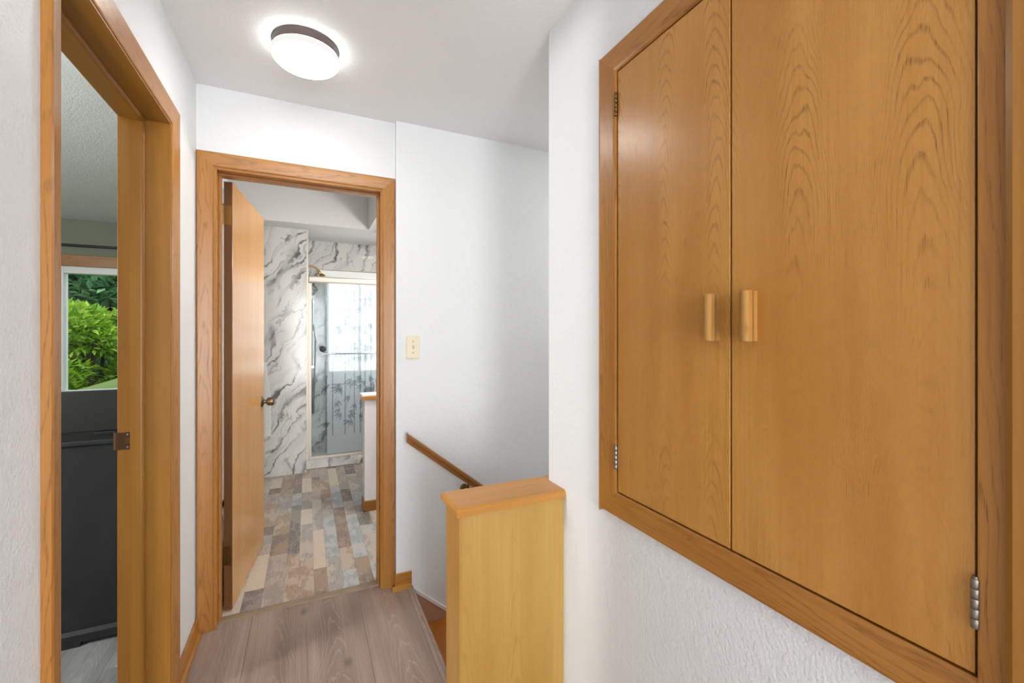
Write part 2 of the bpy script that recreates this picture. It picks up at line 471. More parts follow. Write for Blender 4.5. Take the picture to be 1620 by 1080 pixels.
# cabinet opening in the right wall : y .262-.955 , z .865-2.04
CY0, CY1, CZ0, CZ1 = .236, .976, .858, 2.046
o = boxes('wall_right', [(XR, .90, -2.6, CY0, 0, ZC), (XR, .90, CY1, 1.362, 0, ZC), (XR, .90, CY0, CY1, 0, CZ0), (XR, .90, CY0, CY1, CZ1, ZC)], 'white'); struct(o, 'white wall holding the built-in cabinet')
o = boxes('wall_front', [(-.576, -.30, -2.72, -2.6, 0, ZC), (.66, .90, -2.72, -2.6, 0, ZC), (-.30, .66, -2.72, -2.6, 0, .16), (-.30, .66, -2.72, -2.6, 2.22, ZC)], 'white'); struct(o)
o = boxes('wall_stair', [(.90, 3.2, 1.30, 1.40, -2.6, ZC), (3.2, 3.3, 1.30, 2.41, -2.6, ZC)], 'white'); struct(o)
o = box('ceiling', -.576, 3.3, -2.72, 2.41, ZC, ZC + .12, 'ceil'); struct(o, 'white textured hall ceiling')

# --- hall floor: slab and planks
fl = boxes('floor', [(-.44, .79, -2.6, 1.29, -.15, -.008), (-.44, .478, 1.29, 2.333, -.15, -.008)], 'strip'); struct(fl, 'grey brown plank floor of the hall landing')
random.seed(4)
x = -.46
for ci, (xa, xb) in enumerate([(-.44, -.2315), (-.2305, -.0005), (.0005, .2295), (.2305, .4595), (.4605, .79)]):
    ends = [-2.6, -1.35 + .4 * (ci % 2), -.2 + .35 * ((ci * 2) % 3), 1.28 if ci == 4 else 2.333]
    for ya, yb in zip(ends, ends[1:]):
        box('plank', xa, xb, ya + .0004, yb - .0004, -.008, 0, 'hall_plank', fl)
box('plank', .4605, .478, 1.2804, 2.333, -.008, 0, 'hall_plank', fl)
box('nosing', .478, .494, 1.40, YR, -.04, 0.0, 'hall_plank', fl, .004)

# --- baseboards
BB = [(0, 0), (0, .072), (.005, .078), (.009, .074), (.011, .010), (.011, 0)]


def bboard(name, p0, p1, normal, mat, parent=None, h=1.):
    p0, p1, n = Vector(p0), Vector(p1), Vector(normal)
    return prism(name, [p0 + n * d + Vector((0, 0, z * h)) for d, z in BB], p1 - p0, mat, parent)


def shoe(name, p0, p1, normal, mat, parent):
    p0, p1, n = Vector(p0), Vector(p1), Vector(normal)
    pts = [(.011, 0), (.011, .017)] + [(.011 + .014 * math.sin(a), .003 + .014 * math.cos(a)) for a in (0.3, .7, 1.1, 1.5)] + [(.025, 0)]
    return prism(name, [p0 + n * d + Vector((0, 0, z)) for d, z in pts], p1 - p0, mat, parent)


o = bboard('baseboard_left', (XL, 1.963, 0), (XL, YB - .018, 0), (1, 0, 0), 'oak_y'); struct(o); shoe('shoe_moulding', (XL, 1.963, 0), (XL, YB - .020, 0), (1, 0, 0), 'oak_y', o)
o = bboard('baseboard_left_near', (XL, -2.6, 0), (XL, 1.078, 0), (1, 0, 0), 'oak_y'); struct(o); shoe('shoe_moulding', (XL, -2.6, 0), (XL, 1.078, 0), (1, 0, 0), 'oak_y', o)
o = bboard('baseboard_right', (XR, -2.6, 0), (XR, .10, 0), (-1, 0, 0), 'oak_y'); struct(o)
o = bboard('baseboard_right_far', (XR, .224, 0), (XR, 1.262, 0), (-1, 0, 0), 'oak_y'); struct(o)
o = bboard('baseboard_back', (.402, YR, 0), (.488, YR, 0), (0, -1, 0), 'oak_x'); struct(o)
prism('shoe_moulding', [(.388, YR - .011, 0), (.388, YR - .028, 0), (.482, YR - .028, 0), (.482, YR - .011, 0)], (0, 0, .018), 'cap_oak', o)

# --- bathroom doorway : door_1
d1 = empty('door_1', (-.36, 2.35, 0)); struct(d1, 'bathroom doorway with honey oak casing and an open flush door', 'door')
zi = 2.047
casing('casing_side', (-.377, YB, 0), (0, 0, 1), zi, (-1, 0, 0), (0, -1, 0), 0, 1, 'oak_z', d1, width=.061)
casing('casing_side', (.347, YB, 0), (0, 0, 1), zi, (1, 0, 0), (0, -1, 0), 0, 1, 'oak_z', d1, width=.061)
casing('casing_head', (-.377, YB, zi), (1, 0, 0), .724, (0, 0, 1), (0, -1, 0), 1, 1, 'oak_x', d1, width=.061)
box('jamb', -.385, -.366, YB - .003, 2.415, 0, 2.065, 'oak_z', d1, .001)
box('jamb', .336, .355, YB - .003, 2.415, 0, 2.065, 'oak_z', d1, .001)
box('head_jamb', -.366, .336, YB - .003, 2.415, 2.035, 2.065, 'oak_x', d1, .001)
box('stop', -.366, -.356, 2.335, 2.370, .006, 2.025, 'oak_z', d1, .002)
box('stop', .326, .336, 2.335, 2.370, .006, 2.025, 'oak_z', d1, .002)
box('head_stop', -.366, .336, 2.335, 2.370, 2.025, 2.035, 'oak_x', d1, .002)
casing('bath_casing', (-.377, 2.41, 0), (0, 0, 1), zi, (-1, 0, 0), (0, 1, 0), 0, 1, 'oak_z', d1)
casing('bath_casing', (.347, 2.41, 0), (0, 0, 1), zi, (1, 0, 0), (0, 1, 0), 0, 1, 'oak_z', d1)
casing('bath_casing_head', (-.377, 2.41, zi), (1, 0, 0), .724, (0, 0, 1), (0, 1, 0), 1, 1, 'oak_x', d1)
prism('threshold', [(-.366, 2.330, 0), (-.366, 2.334, .006), (-.366, 2.352, .010), (-.366, 2.370, .006), (-.366, 2.374, 0)], (.702, 0, 0), 'strip', d1)
# open leaf, hinged on the left jamb (built in its own frame: x along the leaf, y through it)
th = math.radians(83.7)
leaf = box('door_leaf', .0, .688, -.035, 0., .008, 2.024, 'door_veneer', None, .0015)
lo = leaf.location.copy(); piv = Vector((-.357, 2.419, 0))
leaf.rotation_euler = (0, 0, th); leaf.location = piv + Matrix.Rotation(th, 3, 'Z') @ lo
put(leaf, d1)
LM = Matrix.Translation(-lo)


def on_leaf(o):
    o.parent = leaf; o.matrix_parent_inverse = LM; return o


for hz in (1.866, .262):
    h = boxes('hinge', [(-.0025, .0, -.030, -.003, hz - .045, hz + .045)], 'brass'); bm = bmesh.new()
    bm.from_mesh(h.data); loc0 = h.location.copy()
    for v in bm.verts: v.co += loc0
    for k in range(5): add_lathe(bm, [(.0, 0), (.006, 0), (.006, .0172), (0, .0172)], (-.004, .006, hz - .045 + k * .018), (0, 0, 1), 12)
    add_box(bm, -.028, -.004, .003, .0055, hz - .045, hz + .045)
    add_lathe(bm, [(0, 0), (.0075, 0), (.005, .006), (0, .007)], (-.004, .006, hz + .045), (0, 0, 1), 12)
    bpy.data.objects.remove(h)
    on_leaf(from_bm('hinge', bm, 'brass' if hz > 1 else 'dark_brass'))
for sgn, y0 in ((-1, -.035), (1, 0.)):
    prof = [(0, 0), (.033, 0), (.033, .003), (.028, .008), (.013, .011), (.0115, .026), (.020, .029), (.0245, .033), (.0258, .045), (.0255, .058), (.0235, .064), (.019, .067), (.010, .068), (0, .0665)]
    on_leaf(lathe('knob', prof, (.688 - .062, y0, .893), (0, sgn, 0), 'antique'))
on_leaf(box('hinge_edge', -.0012, 0.0002, -.0348, -.0002, .0085, 2.0235, 'door_edge'))  # thin strip, the edge's shade is in its dark colour
on_leaf(box('latch_plate', .688, .6893, -.029, -.006, .865, .921, 'dark_brass'))

# --- left doorway : door_2
d2 = empty('door_2', (-.5, 1.5, 0)); struct(d2, 'left doorway frame in honey oak opening to the bedroom', 'door frame')
casing('casing_side', (XL, 1.134, 0), (0, 0, 1), 2.052, (0, -1, 0), (1, 0, 0), 0, 1, 'oak_z', d2, width=.056)
casing('casing_side', (XL, 1.898, 0), (0, 0, 1), 2.052, (0, 1, 0), (1, 0, 0), 0, 1, 'oak_z', d2)
casing('casing_head', (XL, 1.134, 2.052), (0, 1, 0), .764, (0, 0, 1), (1, 0, 0), 1, 1, 'oak_y', d2)
box('jamb', -.582, XL + .004, 1.12, 1.14, 0, 2.065, 'aged_z', d2, .0015)
box('jamb', -.582, XL + .004, 1.89, 1.91, 0, 2.065, 'aged_z', d2, .0015)
box('head_jamb', -.582, XL + .004, 1.14, 1.89, 2.045, 2.065, 'aged_y', d2, .0015)


def rstop(name, pts, vec, mat):
    return prism(name, pts, vec, mat, d2)


def stop_prof(y, s):  # rounded on the hall side; y = jamb face, s = direction out of the jamb
    a = [(-.545, 0), (-.545, .011)] + [(-.517 + .011 * math.sin(t), .011 * math.cos(t)) for t in (0., .35, .7, 1.05, 1.4, 1.57)]
    return a


rstop('stop', [(xx, 1.89 - dd, 0) for xx, dd in stop_prof(0, 0)], (0, 0, 2.034), 'aged_z')
rstop('stop', [(xx, 1.14 + dd, 0) for xx, dd in stop_prof(0, 0)], (0, 0, 2.034), 'aged_z')
rstop('head_stop', [(xx, 1.14, 2.045 - dd) for xx, dd in stop_prof(0, 0)], (0, .75, 0), 'aged_y')
casing('room_casing', (-.576, 1.134, 0), (0, 0, 1), 2.052, (0, -1, 0), (-1, 0, 0), 0, 1, 'oak_z', d2)
casing('room_casing_head', (-.576, 1.134, 2.052), (0, 1, 0), .764, (0, 0, 1), (-1, 0, 0), 1, 1, 'oak_y', d2)
# strike plate with curled lip
bm = bmesh.new(); zc = 0.945
sp_pts = [(-.542, .0), (-.542, .0022), (-.580, .0022), (-.586, .0015), (-.592, -.002), (-.594, -.007), (-.592, -.007), (-.588, -.003), (-.582, 0)]
for z0, z1, cut in ((zc - .029, zc - .012, 0), (zc - .012, zc + .012, 0), (zc + .012, zc + .029, 0)):
    add_prism(bm, [(xx, 1.89 - dd, z0) for xx, dd in sp_pts], (0, 0, z1 - z0))
st = from_bm('strike_plate', bm, 'bronze', d2)
box('latch_hole', -.560, -.548, 1.8868, 1.8879, zc - .011, zc + .009, 'dark_brass', st, .001)
for dz in (-.021, .021):
    lathe('screw', [(0, .0012), (.003, .0008), (.0036, 0)], (-.554, 1.8878, zc + dz), (0, -1, 0), 'steel', st, seg=12)

# --- neighbouring door casing beyond the cabinet (right edge of the view)
o = casing('trim_1', (XR, .130, 0), (0, 0, 1), 2.12, (0, 1, 0), (-1, 0, 0), 0, 0, 'aged_z', None,
           prof=[(0, 0), (0, .018), (.070, .027), (.083, .0285), (.0895, .0255), (.090, .018), (.090, 0)]); struct(o, 'smooth honey casing board at the right edge beside the cabinet frame')

# --- stairs
stc = empty('staircase', (.49, 1.83, 0)); tag(stc, 'orange oak stairs descending behind the half wall', 'stairs')
RISE, RUN = .212, .262
for k in range(8):
    x0 = .485 + k * RUN; z = -(k + 1) * RISE
    box('tread', x0, x0 + RUN + .025, 1.403, YR - .012, z - .028, z, 'tread_oak', stc, .004)
    box('riser', x0, x0 + .012, 1.403, YR - .012, z, z + RISE - (.041 if k == 0 else .0285), 'tread_oak', stc)
o = prism('trim_2', [(.485, YR - .012, -.30), (.485, YR - .012, -.02), (2.6, YR - .012, -.02 - 2.115 * .86), (2.6, YR - .012, -2.4)], (0, .012, 0), 'tan'); struct(o, 'tan skirt board along the stairs')
o = prism('trim_3', [(.488, YR - .016, -.022), (.488, YR - .016, -.003), (2.6, YR - .016, -.003 - 2.112 * .86), (2.6, YR - .016, -.022 - 2.112 * .86)], (0, .016, 0), 'white_gloss'); struct(o, 'thin white moulding sloping above the skirt board')

# ================================================================== BATHROOM
BX0, BX1, YM, YS, ZB, YBK = -.60, 1.30, 4.51, 4.60, 2.285, 5.02
o = boxes('wall_bathroom_left', [(BX0 - .06, BX0, 2.41, 5.53, 0, 2.8), (-.66, -.576, 2.295, 2.41, 0, 2.8)], 'bath_wall'); struct(o)
o = boxes('wall_bathroom_right', [(BX1, BX1 + .1, 2.41, 5.53, 0, 2.8), (-.576, BX1, 2.41, 2.415, 2.52, 2.8)], 'bath_wall'); struct(o)
o = boxes('wall_shower_left', [(BX0, -.012, YM, YM + .10, 0, ZB), (-.11, -.012, YM + .10, YBK, 0, ZB + .05)], 'marble'); struct(o, 'white marble panel wall beside the shower')
box('edge_trim', -.012, .004, YM - .004, YM + .02, .04, ZB, 'nickel', o)
o = boxes('wall_shower_back', [(-.11, BX1, YBK, YBK + .1, 0, .85), (-.11, .165, YBK, YBK + .1, .85, 1.93), (.86, BX1, YBK, YBK + .1, .85, 1.93), (-.11, BX1, YBK, YBK + .1, 1.93, ZB + .05)], 'marble'); struct(o, 'white marble panel at the back of the shower')
box('corner_trim', .122, .128, YBK - .004, YBK, .06, 2.2, 'nickel', o)
# ceiling with a raised recess
o = boxes('ceiling_bathroom', [(BX0, BX1, 4.27, YM + .10, ZB, ZB + .1), (-.012, BX1, YM + .10, YBK, ZB, ZB + .1), (.52, BX1, 2.41, 4.27, ZB, ZB + .1),
                               (BX0, .52, 4.27, 4.32, ZB + .1, 2.72), (.52, .57, 2.41, 4.32, ZB + .1, 2.72), (BX0, .57, 2.41, 4.32, 2.70, 2.8)], 'bath_wall'); struct(o, 'white bathroom ceiling with a raised recess')
# floor with patchwork planks
fb = boxes('floor_bathroom', [(BX0, BX1, 2.374, 4.62, -.15, -.006), (BX0, BX1, 4.62, 5.1, -.15, -.006)], 'strip'); struct(fb, 'patchwork vinyl plank floor of the bathroom')
random.seed(11)
WEI = [0, 1, 1, 2, 2, 3, 3, 4, 5, 6, 6, 6]
x = BX0; shared = {}
while x < .75:
    wdt = random.choice([.065, .075, .085, .095]); y = 2.374 - random.random() * .3
    last = -1
    while y < 4.62:
        ln = random.choice([.14, .28, .38, .52, .66, .80]); ya, yb = max(y, 2.374), min(y + ln, 4.62)
        if yb - ya > .03:
            k = random.choice(WEI)
            while k == last: k = random.choice(WEI)
            if x > .12 and random.random() < .4 and last != 4: k = 4
            last = k
            box('plank', x + .0003, x + wdt - .0003, ya + .0003, yb - .0003, -.006, 0, PATCH[k], fb)
        y += ln
    x += wdt

# pony wall
pw = box('wall_pony', .378, BX1, 3.345, 3.46, 0, .828, 'white'); struct(pw, 'low white wall with an oak edged cap in the bathroom')
box('cap_edge', .356, BX1, 3.326, 3.338, .820, .846, 'cap_oak', pw, .003)
box('cap_edge', .356, .366, 3.338, 3.48, .820, .846, 'white_gloss', pw, .003)
box('cap_top', .358, BX1, 3.328, 3.48, .846, .858, 'white_gloss', pw, .003)
o = bboard('baseboard_pony', (.367, 3.345, 0), (BX1, 3.345, 0), (0, -1, 0), 'aged_x'); struct(o)
o = bboard('baseboard_pony_end', (.378, 3.334, 0), (.378, 3.46, 0), (-1, 0, 0), 'aged_y'); struct(o)

# shower enclosure
sh = empty('shower_enclosure', (.6, YS, 0)); tag(sh, 'framed sliding glass shower door with bamboo film behind a marble curb', 'shower')
box('curb', -.012, BX1, YS, YS + .11, 0, .085, 'marble', sh, .006)
box('bottom_track', .006, BX1, YS + .025, YS + .085, .085, .112, 'nickel', sh, .004)
box('side_frame', .002, .034, YS + .03, YS + .075, .112, 1.80, 'nickel', sh, .004)
box('header', .002, BX1, YS + .022, YS + .085, 1.802, 1.868, 'nickel', sh, .014, seg=3)
box('pan', -.012, BX1, YS + .11, YBK, -.006, .05, 'white_gloss', sh)
lathe('drain', [(0, 0), (.045, 0), (.045, .003), (0, .004)], (.27, YS + .2, .05), (0, 0, 1), 'steel', sh)
g1 = box('glass_panel', .034, .62, YS + .060, YS + .066, .112, 1.802, 'shower_glass', sh)
g2 = box('glass_panel', .163, .95, YS + .036, YS + .042, .112, 1.802, 'shower_glass', sh)
fm = box('film', .170, .680, YS + .0345, YS + .0358, .118, 1.798, 'film', g2)
tube('towel_bar', [(.135, YS + .010, 1.108), (.92, YS + .010, 1.108)], .008, 'chrome', sh)
for bx in (.19, .86): tube('bar_post', [(bx, YS + .036, 1.108), (bx, YS + .008, 1.108)], .007, 'chrome', sh)
kb = lathe('knob', [(0, .022), (.010, .022), (.012, .019), (.024, .019), (.028, .017), (.030, .013), (.030, .004), (.026, 0)], (.133, YS + .058, 1.155), (0, -1, 0), 'black', sh)
# bamboo print
random.seed(7)
stems = [(.225, 0), (.225 + .115, 1), (.340, 2), (.425, 3), (.49, 4), (.545, 5), (.60, 6), (.65, 7)]


def leafq(bm, c, ang, ln, wd, y):
    d = Vector((math.cos(ang), 0, math.sin(ang))); n = Vector((-d.z, 0, d.x)); c = Vector((c[0], y, c[1]))
    p = [c, c + d * ln * .4 + n * wd, c + d * ln, c + d * ln * .4 - n * wd]
    add_prism(bm, p, (0, .0004, 0))


yf = YS + .0338
for sx in (.222, .338, .425, .482, .528, .585, .64):
    for lower in (True, False):
        bm = bmesh.new(); wd = random.uniform(.005, .0085)
        zb, zt = (.30, .93) if lower else (.93, 1.78)
        zz = zb
        while zz < zt - .02:
            ht = min(random.uniform(.12, .18), zt - zz)
            add_box(bm, sx - wd, sx + wd, yf, yf + .0006, zz, zz + ht - .004); zz += ht
        for k in range(9 if lower else 12):
            zc2 = random.uniform(zb + .1, zt - .03); side = random.choice((-1, 1)); cx = sx + side * random.uniform(.02, .055)
            base = math.radians(random.uniform(-70, -20)) if side > 0 else math.radians(random.uniform(200, 250))
            for q in range(random.choice((2, 3, 3))):
                leafq(bm, (cx, zc2), base + (q - 1) * .5, random.uniform(.06, .10), .010, yf)
        if lower:
            add_prism(bm, [(sx, yf, .55), (sx + .004, yf, .55), (sx + .05, yf, .72), (sx + .046, yf, .72)], (0, .0004, 0))
        from_bm('bamboo_stem', bm, 'bamboo' if lower else 'bamboo_backlit', g2)
# shower head and hand shower on the left shower wall
shd = empty('fixed_shower', (.0, YS + .22, 2.0)); tag(shd, 'brass shower arm with a small head above the glass door', 'shower head')
arm = [(-.012, YS + .2, 1.985), (.03, YS + .2, 1.985), (.07, YS + .2, 1.972), (.105, YS + .2, 1.93)]
tube('arm', arm, .009, 'brass', shd)
lathe('ball_joint', [(0, 0), (.012, 0), (.016, .012), (.012, .026), (.020, .034), (.034, .060), (.034, .070), (0, .072)], (.100, YS + .2, 1.935), (.55, 0, -.85), 'brass', shd)
sb = empty('hand_shower', (.02, YS + .25, 1.3)); tag(sb, 'chrome slide bar with hand shower and hanging hose behind the glass', 'hand shower')
tube('slide_bar', [(.05, YS + .25, 1.66), (.05, YS + .25, .98)], .010, 'chrome', sb)
box('bar_mount', -.012, .066, YS + .235, YS + .265, 1.655, 1.695, 'white_gloss', sb, .004)
box('bar_mount', -.012, .066, YS + .235, YS + .265, .955, .985, 'chrome', sb, .004)
tube('hand_piece', [(.055, YS + .22, 1.40), (.07, YS + .2, 1.28), (.072, YS + .195, 1.22)], .013, 'chrome', sb)
hp = [(.072, YS + .2, 1.22)] + [(.072 - .02 * math.sin(t * 1.2), YS + .2, 1.22 - .72 * math.sin(t)) for t in [i * .13 for i in range(1, 12)]] + [(.045, YS + .215, .50), (.038, YS + .23, .60), (.034, YS + .24, .95)]
tube('hose', hp, .007, 'steel', sb)
# window in the shower back wall
wn = empty('window_2', (.5, YBK + .04, .86)); struct(wn, 'bright frosted window in the shower back wall', 'window')
box('pane', .205, .82, YBK + .045, YBK + .050, .90, 1.89, 'frost', wn)
for a in ((.165, .205, .85, 1.93), (.82, .86, .85, 1.93), (.205, .82, .85, .90), (.205, .82, 1.89, 1.93), (.50, .53, .90, 1.89)):
    box('frame', a[0], a[1], YBK + .02, YBK + .075, a[2], a[3], 'white_gloss', wn, .003)
prism('head_casing', [(.095, YBK, 1.905), (.095, YBK - .10, 1.905), (.115, YBK - .10, 1.965), (.115, YBK, 1.99)], (.78, 0, 0), 'white_gloss', wn)

# bathroom ceiling lamp
o = empty('bathroom_ceiling_lamp', (.685, 4.30, ZB)); tag(o, 'round bathroom ceiling lamp mirrored in the marble', 'ceiling lamp')
lathe('rim', [(.085, 0), (.105, 0), (.105, .012), (.085, .016)], (.685, 4.30, ZB), (0, 0, -1), 'white_gloss', o)
lathe('diffuser', [(.086, .004), (.086, .014), (.05, .022), (0, .024)], (.685, 4.30, ZB), (0, 0, -1), 'bath_lamp', o)

# towel on a bar on the marble wall, half hidden by the open door
tb = empty('towel_rail', (-.45, YM, 1.04)); tag(tb, 'chrome towel rail on the marble wall behind the open door', 'towel rail')
tube('bar', [(-.56, YM - .055, 1.04), (-.37, YM - .055, 1.04)], .008, 'chrome', tb)
for bx in (-.56, -.37): tube('post', [(bx, YM - .055, 1.04), (bx, YM, 1.04)], .007, 'chrome', tb)
bm = bmesh.new(); nx, nz = 14, 40; grid = []
for i in range(nx + 1):
    row = []
    for j in range(nz + 1):
        q = i / nx; t_ = j / nz
        xx = -.545 + q * (.210 + .036 * min(1., t_ * 2.2)) + (.004 * math.sin(t_ * 95) if i == nx else 0)
        row.append(bm.verts.new((xx, YM - .068 - .006 * math.sin(q * 11) * t_, 1.052 - t_ * (.71 - .05 * q))))
    grid.append(row)
for i in range(nx):
    for j in range(nz): bm.faces.new((grid[i][j], grid[i + 1][j], grid[i + 1][j + 1], grid[i][j + 1]))
bmesh.ops.solidify(bm, geom=bm.faces[:], thickness=.004)
o = from_bm('hand_towel', bm, 'foam', smooth=True); tag(o, 'white scalloped towel hanging on the marble wall behind the door knob', 'towel')

# bathroom scale leaning in the gap behind the door
so_ = empty('bathroom_scale', (-.43, 2.6, 0)); tag(so_, 'black glass bathroom scale behind the door hinges', 'bathroom scale')
sl = box('platform', -.405, -.395, 2.47, 2.80, .004, .33, 'scale_glass', so_, .003); sl.rotation_euler = (0, math.radians(-8), 0)
tube('rim', [(-.4, 2.46, .30), (-.425, 2.80, .30)], .004, 'chrome', so_)

# ================================================================== OBJECTS IN THE HALL
# --- built-in cabinet
cb = empty('built_in_cabinet', (XR, .6, .80)); tag(cb, 'built-in honey oak cabinet with two tall flush doors in the white wall', 'cabinet')
FP = [(0, 0), (0, .011), (.004, .0135), (.012, .015), (.066, .0185), (.073, .017), (.076, .012), (.076, 0)]
NR = (-1, 0, 0)
casing('frame_stile', (XR, .968, .866), (0, 0, 1), 1.174, (0, 1, 0), NR, 1, 1, 'oak_z', cb, FP)
casing('frame_rail', (XR, .247, 2.040), (0, 1, 0), .721, (0, 0, 1), NR, 0, 1, 'oak_y', cb, FP, .072)
casing('frame_rail', (XR, .247, .866), (0, 1, 0), .721, (0, 0, -1), NR, 0, 1, 'oak_y', cb, FP, .066)
box('frame_stile', XR - .0165, XR, .2205, .247, .80, 2.112, 'oak_z', cb, .0015)
bm = bmesh.new()
for b in ((.797, .80, CY0 + .002, CY1 - .002, CZ0 + .002, CZ1 - .002), (.80, .895, CY0 + .002, CY0 + .010, CZ0 + .002, CZ1 - .002), (.80, .895, CY1 - .010, CY1 - .002, CZ0 + .002, CZ1 - .002), (.80, .895, CY0 + .010, CY1 - .010, CZ0 + .002, CZ0 + .010), (.80, .895, CY0 + .010, CY1 - .010, CZ1 - .010, CZ1 - .002)):
    add_box(bm, *b)
from_bm('carcass', bm, 'dark', cb)
DX0, DX1 = .7785, .7965


def knuckles(parent, y, z0, z1, mat):
    bm = bmesh.new(); n = 5; h = (z1 - z0) / n
    for k in range(n): add_lathe(bm, [(0, .0004), (.0042, .0004), (.0046, .001), (.0046, h - .001), (.0042, h - .0004), (0, h - .0004)], (DX0 - .0045, y, z0 + k * h), (0, 0, 1), 14)
    add_lathe(bm, [(0, 0), (.0036, 0), (.0036, .003), (0, .004)], (DX0 - .0045, y, z1), (0, 0, 1), 12)
    add_box(bm, DX0 - .003, DX0 + .001, y - .0035, y + .0035, z0 + .001, z1 - .001)
    o = from_bm('hinge', bm, mat, parent, smooth=True); o.data.set_sharp_from_angle(angle=math.radians(40)); return o


def pull(parent, y, z, tw):
    h = .049
    pts = []
    for k in range(13):  # rounded front
        a = math.pi * k / 12; pts.append((-.0265 - .0085 * math.sin(a), .0092 * math.cos(a)))
    pts += [(-.0185, -.0092), (-.0165, -.003), (-.010, -.003), (-.009, -.0062), (0, -.0062), (0, .0062), (-.009, .0062), (-.010, .003), (-.0165, .003), (-.0185, .0092)]
    bm = bmesh.new(); add_prism(bm, [(DX0 + px, y + py, z - h) for px, py in pts], (0, 0, 2 * h))
    es = [e for e in bm.edges if abs(e.verts[0].co.z - e.verts[1].co.z) < 1e-6]
    bmesh.ops.bevel(bm, geom=es, offset=.0012, segments=1, affect='EDGES')
    return from_bm('handle', bm, 'handle', parent)


M['handle'] = wood('worn_oak_pull', 'z', (176, 132, 72), (158, 112, 52), (124, 82, 36), ring=(2000., 10., 2.), line_amt=.3, pore_amt=.3, rough=.6, spec=.3)
dl = box('door', DX0, DX1, .6092, .962, .8705, 2.0355, 'cab_veneer', cb, .0012)
dr = box('door', DX0, DX1, .2505, .6048, .8705, 2.0355, 'cab_veneer', cb, .0012)
pull(dl, .640, 1.343, 0); pull(dr, .556, 1.343, 0)
knuckles(dl, .9655, 1.914, 1.976, M['dark_brass']); knuckles(dl, .9655, .932, .996, M['steel'])
knuckles(dr, .2488, 1.914, 1.976, M['dark_brass']); knuckles(dr, .2488, .932, .996, M['steel'])

# --- half wall with cap
hw = empty('half_wall', (.6, 1.33, 0)); tag(hw, 'yellow oak panelled half wall with a moulded cap beside the stairs', 'half wall')
box('front_panel', .424, XR, 1.262, 1.268, 0, .752, 'panel_oak', hw)
box('end_panel', .418, .424, 1.262, 1.402, 0, .752, 'post_oak', hw, .0008)
boxes('core', [(.424, XR, 1.268, 1.362, 0, .752), (.424, .90, 1.362, 1.398, -.3, .752)], 'post_oak', hw)
boxes('stair_panel', [(.424, .90, 1.398, 1.402, -.3, .752)], 'post_oak', hw)
bm = bmesh.new(); z0, z1 = .752, .779
pl = [(.404, 1.247), (XR, 1.247), (XR, 1.3625), (.90, 1.3625), (.90, 1.416), (.404, 1.416)]
add_prism(bm, [(a, b, z0) for a, b in pl], (0, 0, z1 - z0))
es = [e for e in bm.edges if all(abs(v.co.z - z1) < 1e-6 for v in e.verts) and (all(v.co.y < 1.25 for v in e.verts) or all(v.co.x < .41 for v in e.verts) or all(v.co.y > 1.41 for v in e.verts))]
bmesh.ops.bevel(bm, geom=es, offset=.009, segments=3, affect='EDGES', profile=.35)
es = [e for e in bm.edges if all(abs(v.co.z - z0) < 1e-6 for v in e.verts) and (all(v.co.y < 1.25 for v in e.verts) or all(v.co.x < .41 for v in e.verts))]
bmesh.ops.bevel(bm, geom=es, offset=.004, segments=2, affect='EDGES')
from_bm('cap', bm, 'cap_oak', hw)

# --- handrail
hr = empty('handrail', (.45, 2.19, .76)); tag(hr, 'dark oak stair handrail sloping down the back wall', 'handrail')
pts = [(.449, y, z) for y, z in ((2.180, .811), (2.174, .806), (2.174, .792), (2.180, .788), (2.180, .781), (2.174, .777), (2.176, .762), (2.206, .759), (2.206, .811))]
prism('rail', pts, (1.75, 0, -1.75 * .79), 'rail_x', hr)
for bx in (.775, 1.7):
    zr = .759 - (bx - .449) * .79
    bm = bmesh.new(); add_tube(bm, [(bx, 2.19, zr + .004), (bx, 2.19, zr - .018), (bx, 2.205, zr - .034), (bx, 2.235, zr - .038), (bx, YR, zr - .038)], .006, 10)
    add_lathe(bm, [(0, 0), (.022, 0), (.022, .003), (.012, .008), (0, .008)], (bx, YR, zr - .038), (0, -1, 0), 20)
    add_box(bm, bx - .020, bx + .020, 2.181, 2.199, zr - .022, zr - .018)
    from_bm('bracket', bm, 'dark_brass', hr)

# --- light switch
lsw = empty('light_switch', (.495, YR, 1.237)); tag(lsw, 'ivory toggle light switch on the wall beside the bathroom door', 'light switch')
pt = prism('plate', [(.459, YR, 1.177), (.531, YR, 1.177), (.531, YR, 1.297), (.459, YR, 1.297)], (0, -.002, 0), 'ivory', lsw)
box('plate_face', .462, .528, YR - .0062, YR - .002, 1.180, 1.294, 'ivory', lsw, .002)
prism('toggle', [(.4915, YR - .006, 1.228), (.4915, YR - .020, 1.245), (.4915, YR - .020, 1.252), (.4915, YR - .006, 1.249)], (.009, 0, 0), 'ivory', lsw)
for dz in (-.030, .030): lathe('screw', [(0, .0012), (.0025, .001), (.0032, 0)], (.496, YR - .0062, 1.2385 + dz), (0, -1, 0), 'screw', lsw, seg=12)

# --- ceiling light
LC = (-.006, 1.822, ZC)
lt = empty('ceiling_light', LC); tag(lt, 'round flush ceiling light with dark metal ring and glowing white dome', 'ceiling light')
lathe('ring', [(0, 0), (.1165, 0), (.1175, .004), (.1150, .006), (.1150, .009), (.1125, .030), (.108, .032), (0, .032)], LC, (0, 0, -1), 'fixture', lt, seg=64)
lathe('dome', [(.1165, .0325), (.1190, .036), (.1195, .042), (.116, .054), (.104, .066), (.082, .076), (.050, .083), (0, .086)], LC, (0, 0, -1), 'dome', lt, seg=64)

